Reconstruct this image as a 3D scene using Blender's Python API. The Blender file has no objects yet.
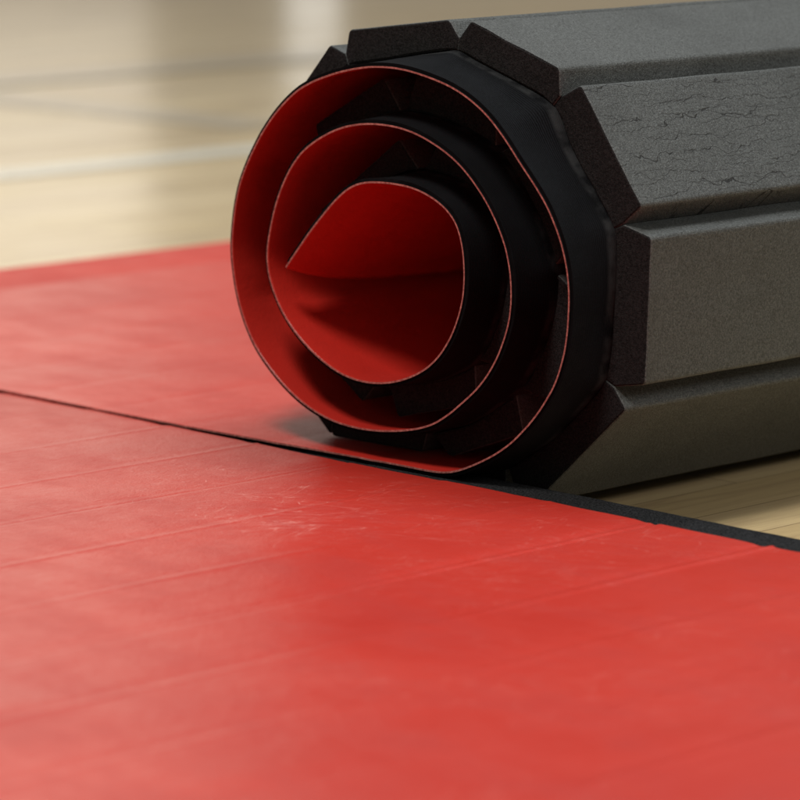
import bpy, math, random
from mathutils import Vector, Matrix, noise

random.seed(7)
sc = bpy.context.scene
COL = sc.collection

# ------------------------------------------------------------------ helpers
def mesh_obj(name, verts, faces, mats, parent=None, smooth=False, midx=None):
    me = bpy.data.meshes.new(name)
    me.from_pydata(verts, [], faces)
    for m in (mats if isinstance(mats, (list, tuple)) else [mats]):
        me.materials.append(m)
    if midx:
        me.polygons.foreach_set('material_index', midx)
    if smooth:
        me.polygons.foreach_set('use_smooth', [True] * len(me.polygons))
    me.update()
    o = bpy.data.objects.new(name, me)
    COL.objects.link(o)
    if parent is not None:
        o.parent = parent
    return o

def empty(name, label, cat, loc=(0, 0, 0), rz=0.0, group=None):
    o = bpy.data.objects.new(name, None)
    o.empty_display_size = 0.1
    o.location = loc
    o.rotation_euler = (0, 0, rz)
    o['label'] = label
    o['category'] = cat
    if group:
        o['group'] = group
    COL.objects.link(o)
    return o

def sstep(a, b, x):
    t = min(1.0, max(0.0, (x - a) / (b - a)))
    return t * t * (3 - 2 * t)

def fbm(x, y, z, sc_, oct_=3):
    return noise.fractal(Vector((x * sc_, y * sc_, z * sc_)), 0.8, 2.0, oct_)

# ------------------------------------------------------------------ materials
class NT:
    """tiny node-building helper"""
    def __init__(self, name):
        self.m = bpy.data.materials.new(name)
        self.m.use_nodes = True
        self.t = self.m.node_tree
        self.b = self.t.nodes['Principled BSDF']
        self.co = self.t.nodes.new('ShaderNodeTexCoord').outputs['Object']
    def n(self, typ, ins=None, **kw):
        nd = self.t.nodes.new(typ)
        for k, v in kw.items():
            setattr(nd, k, v)
        for k, v in (ins or {}).items():
            self.put(nd, k, v)
        return nd
    def put(self, nd, k, v):
        s = nd.inputs[k]
        if isinstance(v, bpy.types.NodeSocket):
            self.t.links.new(v, s)
        else:
            s.default_value = v
    def set(self, k, v):
        self.put(self.b, k, v)
    def scaled(self, sx, sy, sz, rot=(0, 0, 0), src=None):
        return self.n('ShaderNodeMapping', {'Vector': src or self.co, 'Scale': (sx, sy, sz), 'Rotation': rot}).outputs[0]
    def noise(self, scale, detail=2, rough=.5, vec=None, out=0, dist=0.0):
        return self.n('ShaderNodeTexNoise', {'Vector': vec or self.co, 'Scale': scale, 'Detail': detail, 'Roughness': rough, 'Distortion': dist}).outputs[out]
    def ramp(self, v, a, b, c0=0.0, c1=1.0):
        return self.n('ShaderNodeMapRange', {'Value': v, 'From Min': a, 'From Max': b, 'To Min': c0, 'To Max': c1}, interpolation_type='SMOOTHSTEP').outputs[0]
    def math(self, op, a, b=0.0, c=0.0):
        return self.n('ShaderNodeMath', {0: a, 1: b, 2: c}, operation=op).outputs[0]
    def mix(self, f, a, b):
        nd = self.n('ShaderNodeMix', data_type='RGBA')
        for k, v in ((0, f), (6, a), (7, b)):
            if isinstance(v, tuple) and len(v) == 3:
                v = (*v, 1)
            self.put(nd, k, v)
        return nd.outputs[2]
    def bump(self, h, strength, dist, normal=None):
        d = {'Height': h, 'Strength': strength, 'Distance': dist}
        if normal is not None:
            d['Normal'] = normal
        return self.n('ShaderNodeBump', d).outputs[0]

SPOTS = [(-.03, -.20, .07), (.03, -.18, .08), (.03, -.29, .06), (-.12, -.12, .07), (-.10, -.27, .07), (-.02, -.13, .06)]
def red_vinyl(name, wear=1.0, g=1.0):
    k = NT(name)
    big = k.noise(3.2, 4, .6)
    med = k.noise(22, 6, .68, vec=k.scaled(.55, 1, 1))
    col = k.mix(k.ramp(big, .3, .7), (.41 * g, .0215, .0145), (.49 * g, .034, .022))
    col = k.mix(k.math('MULTIPLY', k.ramp(med, .42, .72), .5), col, (.355 * g, .018, .0125))
    # hair-line scuffs: contours of stretched noise, only in worn patches
    def lines(scale, vec, w):
        v = k.noise(scale, 3, .55, vec=vec, dist=.6)
        return k.ramp(k.math('ABSOLUTE', k.math('SUBTRACT', v, .5)), 0.0, w, 1.0, 0.0)
    patch = k.math('MULTIPLY', k.ramp(k.noise(6, 3, .6), .42, .64), .30)
    if wear > .9:            # the spots trodden most
        P3 = k.n('ShaderNodeSeparateXYZ', {0: k.co}).outputs
        for cx, cy, rr_ in SPOTS:
            dx = k.math('SUBTRACT', P3[0], cx); dy = k.math('SUBTRACT', P3[1], cy)
            q = k.math('SQRT', k.math('ADD', k.math('MULTIPLY', dx, dx), k.math('MULTIPLY', dy, dy)))
            q = k.math('ADD', q, k.math('MULTIPLY', k.math('SUBTRACT', k.noise(14, 3, .6), .5), rr_))
            patch = k.math('MAXIMUM', patch, k.ramp(q, rr_ * .1, rr_ * 1.5, 1.0, 0.0))
    def hair(ang, scale, wid, seed, lo, hi_):
        mp = k.n('ShaderNodeMapping', {'Vector': k.co, 'Rotation': (0, 0, ang), 'Location': (seed, seed, 0)}).outputs[0]
        st = k.scaled(1, .11, 1, src=mp)
        v = k.noise(scale, 2, .55, vec=st)
        l_ = k.ramp(k.math('ABSOLUTE', k.math('SUBTRACT', v, .5)), 0.0, wid, 1.0, 0.0)
        sg = k.ramp(k.noise(48, 2, .6, vec=k.scaled(1, .35, 1, src=mp)), lo, hi_)
        return k.math('MULTIPLY', l_, sg)
    l1 = k.math('MAXIMUM', hair(.9, 60, .0050, .3, .46, .60), hair(.55, 85, .0060, 1.7, .48, .62))
    l2 = k.math('MAXIMUM', hair(1.35, 75, .0070, 4.1, .48, .62), hair(-.4, 70, .0065, 6.1, .52, .64))
    l3 = k.math('MULTIPLY', k.math('MAXIMUM', hair(.2, 140, .012, 8.1, .46, .60), hair(1.1, 150, .012, 2.2, .46, .60)), .7)
    brk = 1.0
    sc1 = k.math('MAXIMUM', l1, k.math('MAXIMUM', l2, l3))
    scr = k.math('MULTIPLY', k.math('MULTIPLY', sc1, brk), patch)
    speck = k.math('MULTIPLY', k.ramp(k.noise(300, 2, .7), .60, .74), patch)
    allw = k.math('MULTIPLY', k.math('MAXIMUM', scr, k.math('MULTIPLY', speck, .18)), .46 * wear)
    col = k.mix(allw, col, (.80, .42, .36))
    k.set('Base Color', col)
    rr = k.ramp(med, .3, .7, .30, .40)
    hem = k.ramp(k.n('ShaderNodeSeparateXYZ', {0: k.co}).outputs[0], -.852, -.843, 1.0, 0.0)
    rr = k.math('ADD', rr, k.math('MULTIPLY', hem, .13 if wear < .9 else 0.0))
    rr = k.math('ADD', rr, k.math('MULTIPLY', allw, .3))
    k.set('Roughness', rr)
    k.set('Specular IOR Level', k.math('SUBTRACT', .5, k.math('MULTIPLY', hem, .10 if wear < .9 else 0.0)))
    grain = k.noise(520, 3, .6)
    leath = k.n('ShaderNodeTexVoronoi', {'Vector': k.co, 'Scale': 330.0}, feature='DISTANCE_TO_EDGE').outputs[0]
    soft = k.noise(30, 4, .55, vec=k.scaled(1, .45, 1))
    nrm = k.bump(soft, .32, .0020)
    nrm = k.bump(k.noise(140, 3, .6, vec=k.scaled(1, .6, 1)), .26, .0011, nrm)
    nrm = k.bump(grain, .35, .0005, nrm)
    nrm = k.bump(k.ramp(leath, 0, .12), .10, .0004, nrm)
    nrm = k.bump(scr, .35, .0004, nrm)
    k.set('Normal', nrm)
    return k.m

def cut_edge():
    k = NT('vinyl_cut_edge')
    v = k.noise(420, 3, .7)
    k.set('Base Color', k.mix(k.ramp(v, .35, .7), (.22, .060, .052), (.48, .19, .16)))
    k.set('Roughness', .7)
    k.set('Normal', k.bump(v, .4, .0004))
    return k.m

def fabric():
    k = NT('black_fabric')
    w1 = k.n('ShaderNodeTexWave', {'Vector': k.co, 'Scale': 260.0, 'Distortion': 1.5, 'Detail': 1.0}, bands_direction='Y').outputs['Fac']
    w2 = k.noise(900, 2, .7)
    v = k.math('ADD', k.math('MULTIPLY', w1, .5), k.math('MULTIPLY', w2, .6))
    big = k.ramp(k.noise(40, 3, .6), .35, .7)
    c = k.mix(k.ramp(v, .3, .9), (.0004, .0005, .0008), (.0068, .0079, .0100))
    c = k.mix(k.math('MULTIPLY', big, .25), c, (.008, .009, .0110))
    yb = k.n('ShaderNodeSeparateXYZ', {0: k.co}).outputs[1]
    lit_fold = k.math('MULTIPLY', k.ramp(yb, .0285, .0325), k.ramp(k.noise(55, 3, .6), .35, .65))  # lit fold beside the plank ends, painted in as a paler band
    c = k.mix(k.math('MULTIPLY', lit_fold, .8), c, (.032, .034, .036))
    k.set('Base Color', c)
    k.set('Roughness', .95)
    k.set('Specular IOR Level', .12)
    k.set('Normal', k.bump(v, .5, .0006))
    return k.m

def foam(name, base, hi, cracks=0.0, rough=.6, spec=.35):
    k = NT(name)
    sp = k.noise(620, 2, .8)
    sp2 = k.noise(1300, 1, .6)
    big = k.noise(9, 4, .6)
    mid = k.noise(60, 3, .6)
    v = k.math('ADD', k.math('MULTIPLY', sp, .6), k.math('MULTIPLY', sp2, .4))
    col = k.mix(k.ramp(v, .36, .64), base, hi)
    col = k.mix(k.math('MULTIPLY', k.ramp(big, .4, .75), .35), col, tuple(c * .7 for c in base))
    col = k.mix(k.math('MULTIPLY', k.ramp(mid, .5, .75), .22), col, tuple(c * .75 for c in base))
    fl = k.math('MULTIPLY', k.ramp(k.noise(900, 1, .5), .66, .74), .45)
    col = k.mix(fl, col, tuple(min(1, c * 2.2) for c in hi))
    nrm = k.bump(k.noise(14, 3, .5), .25, .002)
    nrm = k.bump(v, .8, .0011, nrm)
    if cracks > 0:
        xyz = k.n('ShaderNodeSeparateXYZ', {0: k.co}).outputs
        yy = xyz[1]
        tt = k.math('ADD', k.math('MULTIPLY', xyz[0], -.59), k.math('MULTIPLY', xyz[2], .81))   # across the plank
        def vec2(a_, b_, c_=0.0):
            return k.n('ShaderNodeCombineXYZ', {0: a_, 1: b_, 2: c_}).outputs[0]
        def lines(pitch, amp, wid, seed, lo, hi_):
            w1 = k.noise(1.0, 3, .65, vec=vec2(k.math('MULTIPLY', yy, 24), k.math('MULTIPLY', tt, 34), seed))
            w2 = k.noise(1.0, 2, .6, vec=vec2(k.math('MULTIPLY', yy, 95), k.math('MULTIPLY', tt, 70), seed + 3))
            ph = k.math('ADD', k.math('DIVIDE', tt, pitch), k.math('ADD', k.math('MULTIPLY', w1, amp), k.math('MULTIPLY', w2, amp * .17)))
            idn = k.math('FLOOR', ph)
            dist = k.math('ABSOLUTE', k.math('SUBTRACT', k.math('FRACT', ph), .5))
            seg = k.noise(1.0, 2, .6, vec=vec2(k.math('MULTIPLY', yy, 26), k.math('MULTIPLY', idn, 7.31), seed))
            on = k.ramp(seg, lo, hi_)
            ww = k.math('MULTIPLY', on, wid)
            return k.math('MULTIPLY', k.ramp(k.math('SUBTRACT', dist, ww), -.012, .012, 1.0, 0.0), k.ramp(on, .02, .25))
        near = k.ramp(yy, .12, .42, 1.0, .25)
        c1 = lines(.0125, 2.6, .026, 0.3, .42, .54)
        c2 = k.math('MULTIPLY', lines(.0085, 2.4, .026, 5.7, .45, .57), .85)
        c3 = k.math('MULTIPLY', lines(.0060, 2.4, .030, 9.1, .46, .58), .6)
        cr = k.math('MULTIPLY', k.math('MULTIPLY', k.math('MAXIMUM', c1, k.math('MAXIMUM', c2, c3)), near), cracks)
        col = k.mix(cr, col, (.006, .0065, .0065))
        nrm = k.bump(k.math('SUBTRACT', 1.0, cr), .35, .0010, nrm)
    k.set('Base Color', col)
    k.set('Roughness', rough)
    k.set('Specular IOR Level', spec)
    k.set('Normal', nrm)
    return k.m

def maple():
    k = NT('maple_boards')
    # boards run along the world Y axis: swap axes for the brick texture
    sw = k.scaled(1, 1, 1, (0, 0, math.radians(90)))
    br = k.n('ShaderNodeTexBrick', {'Vector': sw, 'Color1': (0, 0, 0, 1), 'Color2': (1, 1, 1, 1), 'Mortar': (.5, .5, .5, 1), 'Scale': 1.0,
             'Mortar Size': .0006, 'Mortar Smooth': .3, 'Bias': 0.0, 'Brick Width': .78, 'Row Height': .057}, offset=.37, offset_frequency=3, squash=.8, squash_frequency=4)
    rnd = k.n('ShaderNodeRGBToBW', {0: br.outputs['Color']}).outputs[0]
    mort = br.outputs['Fac']
    off = k.n('ShaderNodeCombineXYZ', {0: k.math('MULTIPLY', rnd, 7.3), 1: k.math('MULTIPLY', rnd, 13.1), 2: 0.0}).outputs[0]
    vec = k.n('ShaderNodeVectorMath', {0: k.scaled(1, .07, 1), 1: off}, operation='ADD').outputs[0]
    g1 = k.noise(48, 5, .6, vec=vec, dist=1.2)
    g2 = k.noise(300, 3, .6, vec=vec)
    g3 = k.noise(9, 3, .5, vec=vec)
    c = k.mix(rnd, (.52, .390, .200), (.68, .535, .305))
    c = k.mix(k.math('MULTIPLY', k.ramp(g1, .42, .72), .55), c, (.36, .255, .145))
    c = k.mix(k.math('MULTIPLY', k.ramp(g2, .45, .8), .30), c, (.30, .205, .115))
    c = k.mix(k.math('MULTIPLY', k.ramp(g3, .5, .8), .35), c, (.66, .54, .37))
    c = k.mix(k.math('MULTIPLY', mort, .7), c, (.10, .065, .035))
    k.set('Base Color', c)
    k.set('Roughness', k.ramp(k.noise(5, 3, .6), .3, .7, .20, .26))
    k.set('Specular IOR Level', .5)
    nrm = k.bump(g1, .06, .0004)
    nrm = k.bump(mort, .25, .0006, nrm)
    k.set('Normal', nrm)
    return k.m

def paint(name, c, rough=.25):
    k = NT(name)
    v = k.noise(30, 4, .6)
    k.set('Base Color', k.mix(k.ramp(v, .35, .75), c, tuple(x * .86 for x in c)))
    k.set('Roughness', rough)
    return k.m

M_RED_ROLL = red_vinyl('red_vinyl_rolled', .45, 1.16)
M_RED_FLAT = red_vinyl('red_vinyl_flat', 1.0)
M_EDGE = cut_edge()
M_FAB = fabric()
M_FOAM = foam('charcoal_foam', (.028, .0305, .0300), (.084, .091, .090))
M_CRACK = foam('charcoal_foam_cracked', (.029, .0320, .0320), (.086, .094, .094), cracks=1.0)
M_FOAMEND = foam('cut_foam_end', (.0042, .0041, .0042), (.0200, .0192, .0196), rough=.92, spec=.15)
M_LIP = foam('black_foam_lip', (.0020, .0022, .0025), (.0310, .0316, .0340), rough=.95, spec=.06)
M_MAPLE = maple()
M_WHITE = paint('white_line_paint', (.69, .66, .56))
M_GREY = paint('grey_line_paint', (.46, .385, .27))

# ------------------------------------------------------------------ the setting
fl = mesh_obj('gym_floor', [(-30, -14, 0), (14, -14, 0), (14, 30, 0), (-30, 30, 0)], [(0, 1, 2, 3)], M_MAPLE)
fl['kind'] = 'structure'

def strip(name, x0, y0, x1, y1, z, m):
    o = mesh_obj(name, [(x0, y0, z), (x1, y0, z), (x1, y1, z), (x0, y1, z)], [(0, 1, 2, 3)], m)
    o['kind'] = 'structure'
    return o
strip('white_court_line', -1.79, -12, -1.715, 24, .0012, M_WHITE)
strip('grey_court_line', -24, 1.575, -1.95, 1.685, .0012, M_GREY)
strip('grey_court_line', -2.80, 1.70, -2.66, 24, .0024, M_GREY)

# ------------------------------------------------------------------ the spiral of the rolled mat (end plane x-z, metres)
ROLL = [(0.0, 0.0315), (0.0146, 0.0343), (0.0416, 0.046), (0.0618, 0.0585), (0.0781, 0.0728), (0.0923, 0.0891), (0.1037, 0.1074), (0.1107, 0.1318), (0.1124, 0.158), (0.1093, 0.18), (0.1028, 0.1971), (0.0911, 0.216), (0.0702, 0.2375), (0.0527, 0.2563), (0.0359, 0.2696), (0.0128, 0.2808), (-0.0142, 0.2874), (-0.0382, 0.2908), (-0.0626, 0.2905), (-0.0837, 0.2873), (-0.1124, 0.2796), (-0.1379, 0.2685), (-0.164, 0.2454), (-0.1829, 0.22), (-0.1946, 0.1959), (-0.2007, 0.1645), (-0.2005, 0.1525), (-0.1954, 0.1272), (-0.1805, 0.0978), (-0.16, 0.0782), (-0.1357, 0.0633), (-0.1063, 0.0535), (-0.0774, 0.0508), (-0.0559, 0.0518), (-0.0324, 0.055), (-0.007, 0.0623), (0.0144, 0.0763), (0.0349, 0.0925), (0.0482, 0.109), (0.0579, 0.1282), (0.0627, 0.148), (0.062, 0.167), (0.0576, 0.1833), (0.0492, 0.1993), (0.0389, 0.2127), (0.0298, 0.2223), (0.013, 0.2355), (-0.0074, 0.2448), (-0.0279, 0.251), (-0.0487, 0.2534), (-0.0697, 0.2529), (-0.091, 0.249), (-0.1126, 0.2403), (-0.1311, 0.2289), (-0.144, 0.2144), (-0.1551, 0.1942), (-0.1628, 0.1708), (-0.1653, 0.1529), (-0.1585, 0.1331), (-0.1448, 0.1148), (-0.1207, 0.0971), (-0.0952, 0.086), (-0.0739, 0.0828), (-0.0559, 0.0837), (-0.0348, 0.0886), (-0.0139, 0.0977), (0.0032, 0.1129), (0.0151, 0.1325), (0.0202, 0.1499), (0.0211, 0.1694), (0.0185, 0.1836), (0.0131, 0.197), (-0.0005, 0.2067), (-0.021, 0.2137), (-0.0417, 0.2156), (-0.0662, 0.2148), (-0.0804, 0.2119), (-0.0947, 0.2032), (-0.1092, 0.1895), (-0.1276, 0.1714), (-0.1464, 0.1507)]
ZT = .0315
XL = -.958
raw = [(XL + i * (-.03 - XL) / 80, ZT - .0018 * max(0.0, (-.858 - (XL + i * (-.03 - XL) / 80)) / .108)) for i in range(81)] + [(-.015, .0313)] + ROLL

def catmull(P, step):
    out = []
    for i in range(len(P) - 1):
        p0 = P[max(0, i - 1)]; p1 = P[i]; p2 = P[i + 1]; p3 = P[min(len(P) - 1, i + 2)]
        L = math.dist(p1, p2)
        n = max(1, round(L / step))
        for j in range(n):
            t = j / n
            q = []
            for a in (0, 1):
                q.append(.5 * (2 * p1[a] + (p2[a] - p0[a]) * t + (2 * p0[a] - 5 * p1[a] + 4 * p2[a] - p3[a]) * t * t + (3 * p1[a] - p0[a] - 3 * p2[a] + p3[a]) * t ** 3))
            out.append(tuple(q))
    out.append(P[-1])
    return out

def resample(P, step):
    d = [0]
    for a, b in zip(P, P[1:]):
        d.append(d[-1] + math.dist(a, b))
    n = round(d[-1] / step)
    out = []; j = 0
    for i in range(n + 1):
        s = d[-1] * i / n
        while j < len(d) - 2 and d[j + 1] < s:
            j += 1
        t = (s - d[j]) / max(1e-9, d[j + 1] - d[j])
        out.append((P[j][0] + (P[j + 1][0] - P[j][0]) * t, P[j][1] + (P[j + 1][1] - P[j][1]) * t))
    return out

CUR = resample(catmull(raw, .001), .003)
for _ in range(14):
    CUR = [CUR[0]] + [((CUR[i - 1][0] + 2 * CUR[i][0] + CUR[i + 1][0]) / 4, (CUR[i - 1][1] + 2 * CUR[i][1] + CUR[i + 1][1]) / 4) for i in range(1, len(CUR) - 1)] + [CUR[-1]]
N = len(CUR)
DS = .003
NRM = []
for i in range(N):
    a = CUR[max(0, i - 1)]; b = CUR[min(N - 1, i + 1)]
    tx, tz = b[0] - a[0], b[1] - a[1]
    l = math.hypot(tx, tz)
    NRM.append((tz / l, -tx / l))        # outward (foam side)
I0 = min(range(N), key=lambda i: math.dist(CUR[i], (0.0, ZT)) if i * DS < 1.1 else 9)   # where the roll leaves the floor

def off(i, d):
    return (CUR[i][0] + NRM[i][0] * d, CUR[i][1] + NRM[i][1] * d)

def nearest(p, i0, i1):
    return min(range(i0, i1), key=lambda i: math.dist(CUR[i], p))

W = 1.5                                   # width of the mats (along Y)
INSET = .036

# --- plank boundaries along the curve -------------------------------------------------
TH = .0275
U = .00065
MEAS = {   # outer corners measured on the visible planks of the outermost turn (u)
    'f': ((75, 17), (199, 130)), 'e': ((222, 157), (228, 301)), 'd': ((216, 330), (134.7, 440.7)),
    'c': ((108, 456), (-11, 496)), 'b': ((-42, 495), (-187, 477)), 'a': ((-215, 461), (-313, 356))}
order = 'fedcba'
plk = []            # (i_start, i_end, outer corner start, outer corner end, tag)
pr = [(tuple(c * U for c in MEAS[k][0]), tuple(c * U for c in MEAS[k][1]), k) for k in order]
lim0, lim1 = I0, I0 + round(.80 / DS)
VPT = [None, (.1120, .1015), (.1175, .1994), (.0653, .2737), (-.0192, .3030), (-.1209, .2873), None]   # groove bottoms
bounds = []; FB = []
for n_, v in enumerate(VPT):
    if v is None:
        p = pr[0][0] if n_ == 0 else pr[-1][1]
        dx, dz = ((-.012, 0) if n_ == 0 else (-.006, -.008))
        bounds.append(nearest((p[0] + dx, p[1] + dz), I0 if n_ == 0 else lim0, lim1)); FB.append(.003)
    else:
        bounds.append(nearest(v, lim0, lim1)); FB.append(math.dist(v, CUR[bounds[-1]]) - .0039)
for n_, (p, q, k) in enumerate(pr):
    plk.append((bounds[n_], bounds[n_ + 1], p, q, k))
PITCH = .0912
# flat part, going left from the first measured plank
i = bounds[0]
while i > 6:
    j = max(0, i - round(PITCH / DS))
    plk.append((j, i, None, None, 'flat'))
    i = j
# inner turns
iL = nearest((-.1330, .0620), bounds[-1], bounds[-1] + round(.35 / DS))
iM = (bounds[-1] + iL) // 2
plk.append((bounds[-1], iM, None, None, 'in'))
plk.append((iM, iL, (-.206, .090), (-.1425, .0322), 'low'))
plk.append((iL, iL + round(.088 / DS), (-.1405, .0322), (-.052, .0330), 'low'))
i = iL + round(.088 / DS)
while i < N - 12:
    j = min(N - 4, i + round(.086 / DS))
    if N - 4 - j < 14:
        j = N - 4
    plk.append((i, j, None, None, 'in'))
    i = j
CREASE = sorted({p[0] for p in plk} | {p[1] for p in plk})

# how far the sheet stands out over the planks behind its free front edge (flat between grooves)
FL = [0.0] * N
bs = sorted({q for p_ in plk for q in p_[:2] if q >= bounds[0]})
fv = {b_: .0035 for b_ in bs}
for b_, f_ in zip(bounds, FB):
    fv[b_] = f_
fv[bs[-1]] = 0.0
for b0_, b1_ in zip(bs, bs[1:]):
    for i in range(b0_, b1_ + 1):
        t = (i - b0_) / (b1_ - b0_)
        v = fv[b0_] + (fv[b1_] - fv[b0_]) * t
        FL[i] = max(.0004, v - min(.0068, .75 * max(fv[b0_], fv[b1_])) * 4 * t * (1 - t))
for i in range(1, 12):
    FL[bounds[0] - i] = fv[bounds[0]] * (1 - i / 12)
for _ in range(3):
    FL = [FL[0]] + [(FL[i - 1] + 2 * FL[i] + FL[i + 1]) / 4 for i in range(1, N - 1)] + [FL[-1]]

roll = empty('rolled_mat', 'red vinyl mat with black foam planks, its far part rolled up into a loose spiral', 'exercise mat')

# --- vinyl sheet and fabric backing ---------------------------------------------------
def edge_y(x, i):
    """front edge of the sheet: flush at the roll, a hair behind on the flat part"""
    y = 0.0
    if i < I0:
        y = -.0085 * sstep(0, .30, -x)
    return y + .0006 * noise.noise(Vector((i * DS * 14, 3.1, 0)))

def creaseprof(i):
    v = 0.0
    for c in CREASE:
        if abs(i - c) < 9:
            v += math.exp(-((i - c) / 2.2) ** 2)
    return v

YS = [0, .0012, .004, .008, .013, .02, .028, .036, .045, .055, .07, .085, .1, .12, .14, .17, .2, .24, .28, .33, .4, .48, .56, .65, .75, .85, .95, 1.05, 1.15, 1.25, 1.35, 1.42, 1.46, 1.5]

def layer(d0, d1, y_extra, name, mat_in, mat_edge, mat_out, i_end=N):
    verts = []; faces = []; mi = []
    ny = len(YS)
    S = list(range(0, i_end))
    def P(i, y, d):
        x, z = CUR[i]
        ey = edge_y(x, i)
        yy = ey + y_extra + y * (W - ey - y_extra) / W
        n = NRM[i]
        deep = sstep(.004, .05, y)
        # soft undulation + a fold line wherever two planks meet
        wob = .0011 * fbm(x + 4 * z, yy * .6, z, 7.0) * (.25 + deep)
        if i >= I0 - 3:
            wob += .0009 * creaseprof(i) * deep
        else:
            wob = wob * .3 + .0005 * creaseprof(i) * (.5 + .5 * noise.noise(Vector((i, yy * 3, 2))))
        wob = (max(wob, -.0012) if i >= I0 else wob) + FL[i] * (.35 * sstep(0, .02, y) + .65 * sstep(.016, .034, y))
        px, pz = x + n[0] * (d + wob), z + n[1] * (d + wob)
        # the loose free end sags into the roll
        r = (i - (N - 1)) * DS
        if r > -.17:
            w = sstep(-.17, 0, r)
            g = 1 - math.exp(-y / .055)
            pz -= .021 * w * g
            px -= .004 * w * g
        # edge waviness of the cut sheet
        return (px, yy, pz)
    for d in (d0, d1):
        for i in S:
            for y in YS:
                verts.append(P(i, y, d))
    n = len(S)
    A = lambda a, b: a * ny + b
    B = lambda a, b: n * ny + a * ny + b
    for a in range(n - 1):
        for b in range(ny - 1):
            faces.append((A(a, b), A(a + 1, b), A(a + 1, b + 1), A(a, b + 1))); mi.append(0)
            faces.append((B(a, b + 1), B(a + 1, b + 1), B(a + 1, b), B(a, b))); mi.append(2)
        for b in (0, ny - 1):
            f = (A(a, b), B(a, b), B(a + 1, b), A(a + 1, b))
            faces.append(f if b == 0 else f[::-1]); mi.append(1)
    for a in (0, n - 1):
        for b in range(ny - 1):
            f = (A(a, b), A(a, b + 1), B(a, b + 1), B(a, b))
            faces.append(f if a == 0 else f[::-1]); mi.append(1)
    o = mesh_obj(name, verts, faces, [mat_in, mat_edge, mat_out], roll, True, mi)
    me = o.data
    # sharp cut edge
    sharp = me.attributes.new('sharp_face', 'BOOLEAN', 'FACE') if 'sharp_face' not in me.attributes else me.attributes['sharp_face']
    for p in me.polygons:
        sharp.data[p.index].value = (p.material_index == 1)
    return o

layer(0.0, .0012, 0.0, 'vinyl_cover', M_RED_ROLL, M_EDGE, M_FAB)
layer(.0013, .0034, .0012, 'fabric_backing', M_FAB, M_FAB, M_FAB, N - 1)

# --- foam planks -----------------------------------------------------------------------
def extrude_profile(prof, y0, y1, bev=.0014):
    """closed x-z profile -> solid with softly bevelled end faces (mat 1 = cut ends, 0 = skin)"""
    n = len(prof)
    cx = sum(p[0] for p in prof) / n; cz = sum(p[1] for p in prof) / n
    area = sum(prof[i][0] * prof[(i + 1) % n][1] - prof[(i + 1) % n][0] * prof[i][1] for i in range(n))
    if area < 0:
        prof = prof[::-1]
    def inset(d):
        out = []
        for i in range(n):
            a = prof[i - 1]; p = prof[i]; b = prof[(i + 1) % n]
            tx, tz = b[0] - a[0], b[1] - a[1]
            l = math.hypot(tx, tz) or 1
            out.append((p[0] - tz / l * d, p[1] + tx / l * d))
        return out
    rings = [(y0, inset(bev)), (y0 + bev * .35, inset(bev * .35)), (y0 + bev, prof)]
    m = 60
    for q in range(1, m):
        rings.append((y0 + bev + (y1 - y0 - 2 * bev) * (q / m) ** 1.5, prof))
    rings += [(y1 - bev, prof), (y1 - bev * .35, inset(bev * .35)), (y1, inset(bev))]
    v = []; f = []; mi = []
    for y, r in rings:
        for i, p in enumerate(r):
            e_ = .00045 * noise.noise(Vector((p[0] * 60, y * 22, p[1] * 60))) + .0007 * noise.noise(Vector((p[0] * 12, y * 6, p[1] * 12 + 4)))
            v.append((p[0] + e_, y + .0005 * noise.noise(Vector((p[0] * 70, 3, p[1] * 70))), max(.0004, p[1] + e_)))
    for q in range(len(rings) - 1):
        for i in range(n):
            j = (i + 1) % n
            f.append((q * n + i, q * n + j, (q + 1) * n + j, (q + 1) * n + i)); mi.append(1 if q < 1 or q >= len(rings) - 2 else 0)
    f.append(tuple(range(n))[::-1]); mi.append(1)
    f.append(tuple(range((len(rings) - 1) * n, len(rings) * n))); mi.append(1)
    return v, f, mi

def rounded(p, q, a, b, r):
    """outer edge from p to q with small rounded corners, a/b = inner points beside them"""
    out = []
    def arc(c, u, w):
        du = Vector((u[0] - c[0], u[1] - c[1])).normalized() * r
        dw = Vector((w[0] - c[0], w[1] - c[1])).normalized() * r
        C0 = Vector(c)
        for t in (0, .25, .5, .75, 1):
            out.append(tuple((C0 + du) * (1 - t) ** 2 + C0 * 2 * t * (1 - t) + (C0 + dw) * t * t))
    arc(p, a, q)
    for t in (.2, .4, .6, .8):
        out.append((p[0] + (q[0] - p[0]) * t, p[1] + (q[1] - p[1]) * t))
    arc(q, p, b)
    return out

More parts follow.
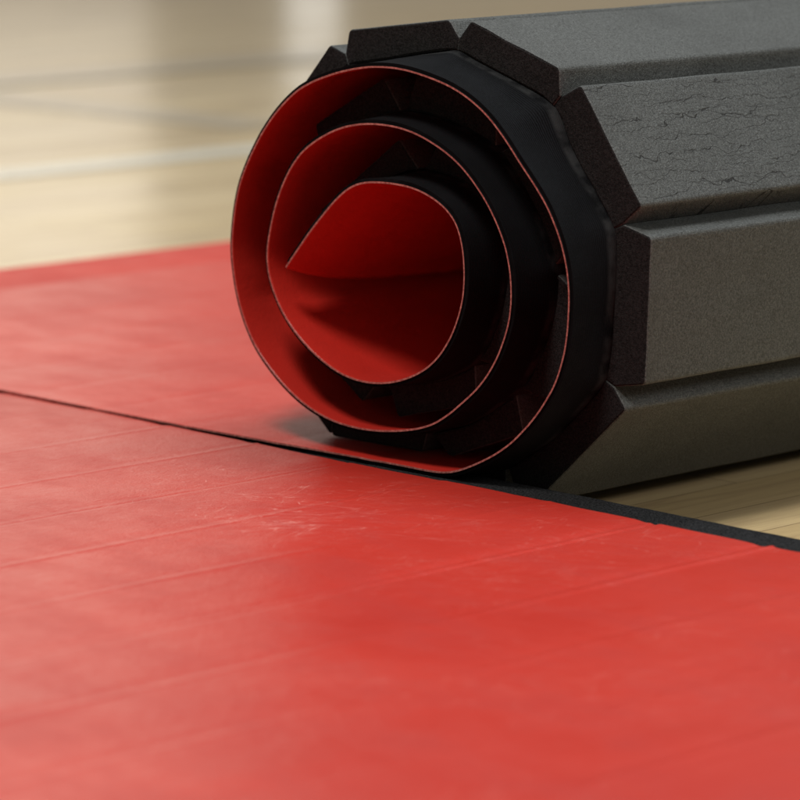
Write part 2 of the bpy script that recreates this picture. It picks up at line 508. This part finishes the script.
for (a, b, p, q, tag_) in plk:
    if b - a < 8:
        continue
    inn = [off(i, FL[i] + .0039) for i in range(a + 1, b, 2)]
    e_ = off(b - 1, FL[b - 1] + .0039)
    if inn[-1] != e_:
        inn.append(e_)
    if p is None:
        A0, B0 = inn[0], inn[-1]
        t = Vector((B0[0] - A0[0], B0[1] - A0[1])); L = t.length; t.normalize()
        nn = Vector((t.y, -t.x))
        sh = .0015 if tag_ == 'flat' else .0045
        sag = max((Vector((c[0] - A0[0], c[1] - A0[1])).dot(nn)) for c in inn)
        th = TH - .0008 if tag_ == 'flat' else .0255
        d = max(th * .55 + sag, th)
        if tag_ == 'flat' and a < I0 < b:
            d = th
        p = tuple(Vector(A0) + nn * d + t * sh)
        q = tuple(Vector(B0) + nn * d - t * sh)
        if tag_ == 'in':           # squeezed against the turn or the flat sheet below
            p = (p[0], max(p[1], ZT + .0012)) if p[0] > -.19 else p
            q = (q[0], max(q[1], ZT + .0012))
        if tag_ == 'flat':
            p = (p[0], max(p[1], .0006)); q = (q[0], max(q[1], .0006))
    m0, m1 = [], []
    if tag_ in order:          # the slit between two planks is cut only part of the way down
        def mid(i, e):
            c_ = off(i, FL[i] + .0039 + .0085)
            s_ = .00012 * e
            return [(c_[0] - NRM[i][1] * s_, c_[1] + NRM[i][0] * s_)]
        m0, m1 = mid(a, 1), mid(b, -1)
        inn = [off(a, FL[a] + .0039)] + inn[1:-1] + [off(b, FL[b] + .0039)]
    prof = inn[::-1] + m0 + rounded(p, q, (m0 or inn)[0], (m1 or inn)[-1], .0030) + m1
    # per-plank jitter of the cut end
    y0 = INSET + random.uniform(-.0012, .0012)
    v, f, mi = extrude_profile(prof, y0, W - .03 + random.uniform(-.004, .004))
    o = mesh_obj('foam_plank', v, f, [M_CRACK if tag_ == 'd' else M_FOAM, M_FOAMEND], roll, False, mi)
    if tag_ == 'd':
        o['label'] = 'foam plank with a cracked, crazed skin'

# ------------------------------------------------------------------ the flat mat in front
flat = empty('floor_mat', 'red vinyl mat lying flat in the foreground with a bare black foam lip', 'exercise mat', (0, 0, 0), -.0075)
ZN = .0298
CR = [.2914 - .0912 * k for k in range(-8, 15)]
FX0, FX1 = -.985, 1.02
FY0 = -1.5

def edge_near(x):
    k = (.2914 - x) / .0912
    fr = k - math.floor(k)
    return -.0122 + .0013 * (fr - .5) + .0005 * noise.noise(Vector((x * 25, 1, 2)))

xs = [FX0 + i * .004 for i in range(int((FX1 - FX0) / .004) + 1)]
for c in CR:
    xs += [c + d * .0012 for d in range(-9, 10)]
xs = sorted(set(round(x, 5) for x in xs if FX0 <= x <= FX1))
ys = [0, .0006, .002, .005, .009] + [.015 + i * .011 for i in range(60)]
while ys[-1] < -FY0 - .02:
    ys.append(ys[-1] + .025)
def nz(x, y):
    z = .0006 * fbm(x, y * .55, 0, 5.0) + .0002 * fbm(x, y * .4, 5, 22.0)
    for n_, c in enumerate(CR):
        d = x - c - .0012 * noise.noise(Vector((n_ * 3.7, y * 4, 0)))
        if abs(d) < .03:
            am = .55 + .6 * noise.noise(Vector((n_ * 5.1, y * 5, 1.5)))
            am = max(.15, am) * (.62 + 2.1 * sstep(-.33, -.16, y) * (8 <= n_ <= 9))
            # slight step: one plank rides a touch higher than its neighbour
            z += am * (.0008 * math.exp(-(d / .0024) ** 2) * (1 if n_ % 3 else -1) - .0006 * math.exp(-((d + .008) / .005) ** 2))
    return z
verts = []; faces = []; mi = []
ny = len(ys)
for lay in (0, 1):
    for x in xs:
        e = edge_near(x)
        for y in ys:
            yy = e - y
            if lay == 0:
                verts.append((x, yy, ZN + nz(x, yy) - (.0004 if y == 0 else 0)))
            else:
                verts.append((x, yy, ZN - .0022))
n = len(xs)
for a in range(n - 1):
    for b in range(ny - 1):
        i = a * ny + b
        faces.append((i, i + 1, i + ny + 1, i + ny)); mi.append(0)
        j = n * ny + i
        faces.append((j + ny, j + ny + 1, j + 1, j)); mi.append(1)
    i = a * ny
    faces.append((i, i + ny, n * ny + i + ny, n * ny + i)); mi.append(1)
    i = a * ny + ny - 1
    faces.append((i + ny, i, n * ny + i, n * ny + i + ny)); mi.append(1)
for a in (0, n - 1):
    for b in range(ny - 1):
        i = a * ny + b
        f = (i, n * ny + i, n * ny + i + 1, i + 1)
        faces.append(f if a == 0 else f[::-1]); mi.append(1)
vs = mesh_obj('vinyl_cover', verts, faces, [M_RED_FLAT, M_EDGE], flat, True, mi)

# foam planks of the flat mat: their tops show as the black lip
b0 = [FX0] + sorted(c for c in CR if FX0 + .03 < c < FX1 - .03) + [FX1]
for x0, x1 in zip(b0, b0[1:]):
    zt, z0 = .0272, .0008
    yl = .0262 + random.uniform(-.0009, .0009)
    g = .00008
    nx = 12; v = []; f = []
    Y = [FY0 + .01, -.6, -.05, -.014, -.008, -.002, .004, .011, .017, .022, 1.0]
    prof = []
    m = len(Y)
    for i in range(nx + 1):
        x = x0 + g + (x1 - x0 - 2 * g) * i / nx
        ye = yl + .0010 * noise.noise(Vector((x * 40, 7, 0))) + .0004 * noise.noise(Vector((x * 160, 7, 0)))
        row = []
        ed = .00015 * (1 if i in (0, nx) else 0)
        for y in Y[:-1]:
            row.append((x, min(y, ye - .0015), zt - ed + .0003 * noise.noise(Vector((x * 60, y * 60, 0)))))
        row += [(x, ye - .0004, zt - .0006), (x, ye, zt - .0020), (x, ye, z0), (x, FY0 + .01, z0)]
        v += row
    r = len(row)
    for i in range(nx):
        for j in range(r):
            k2 = (j + 1) % r
            f.append((i * r + j, (i + 1) * r + j, (i + 1) * r + k2, i * r + k2))
    f.append(tuple(range(r))); f.append(tuple(range(nx * r, nx * r + r))[::-1])
    mesh_obj('foam_plank', v, f, [M_LIP], flat)

# ------------------------------------------------------------------ light
w = bpy.data.worlds.new('World'); sc.world = w; w.use_nodes = True
bg = w.node_tree.nodes['Background']
bg.inputs[0].default_value = (1.0, .93, .81, 1)
bg.inputs[1].default_value = .24

CAM = Vector((1.6532, -1.6611, .4935))
def area(name, loc, target, sx, sy, power, col, spread=180):
    l = bpy.data.lights.new(name, 'AREA')
    l.shape = 'RECTANGLE'; l.size = sx; l.size_y = sy; l.energy = power; l.color = col
    l.spread = math.radians(spread)
    o = bpy.data.objects.new(name, l)
    o.location = loc
    dv = Vector(target) - Vector(loc)
    o.rotation_euler = dv.to_track_quat('-Z', 'Y').to_euler()
    COL.objects.link(o)
    return o
def polar(az, dist, z):
    """a spot seen from the camera at azimuth az (deg, + right of the view axis)"""
    a = math.radians(45.5 - az)
    return Vector((CAM.x - math.sin(a) * dist, CAM.y + math.cos(a) * dist, z))

# bright far end of the hall, left of the view axis
def panel(name, az0, az1, dist, z0, z1, rad, col):
    a_, b_ = polar(az0, dist, (z0 + z1) / 2), polar(az1, dist, (z0 + z1) / 2)
    c_ = (a_ + b_) / 2
    nrm_ = Vector((CAM.x - c_.x, CAM.y - c_.y, 0))
    wd = (a_ - b_).length
    return area(name, c_, c_ + nrm_, wd, z1 - z0, rad * math.pi * wd * (z1 - z0), col)
panel('window_light', -30, -3.9, 11.0, .48, 5.0, 1.05, (1.0, .89, .74))
panel('window_strip_light', -1.75, -.95, 11.0,  .2, .9, 1.05, (1.0, .98, .92))
# hall ceiling light, overhead and a little behind the roll
area('ceiling_or_fill_light', (-.3, 1.3, 4.2), (0, .2, 0), 2.8, 1.6, 120, (.92, .97, 1.0))
area('ceiling_or_fill_light', (3.6, .6, 2.4), (.2, .2, 0), 1.6, 1.2, 52, (1.0, .97, .92))  # unseen fill added low on the right to brighten the wood beneath the roll
# smaller light high in front of the roll
area('ceiling_or_fill_light', (.25, -1.55, 3.3), (0, 0, .1), .8, .8, 92, (1.0, .95, .89))

# ------------------------------------------------------------------ camera
th = math.radians(45.5); p_ = math.radians(10.03)
d = Vector((-math.sin(th) * math.cos(p_), math.cos(th) * math.cos(p_), -math.sin(p_)))
r = Vector((math.cos(th), math.sin(th), 0)); u = r.cross(d)
cam = bpy.data.cameras.new('camera'); co = bpy.data.objects.new('camera', cam); COL.objects.link(co)
co.matrix_world = Matrix(((r.x, u.x, -d.x, CAM.x), (r.y, u.y, -d.y, CAM.y), (r.z, u.z, -d.z, CAM.z), (0, 0, 0, 1)))
cam.sensor_width = 36; cam.lens = 3674 / 800 * 36
cam.clip_end = 200; cam.clip_start = .05
cam.dof.use_dof = True
cam.dof.focus_distance = 2.345
cam.dof.aperture_fstop = 8.0
sc.camera = co
sc.view_settings.view_transform = 'Standard'
sc.view_settings.look = 'None'
sc.view_settings.exposure = 0
sc.cycles.use_denoising = True
sc.cycles.max_bounces = 8
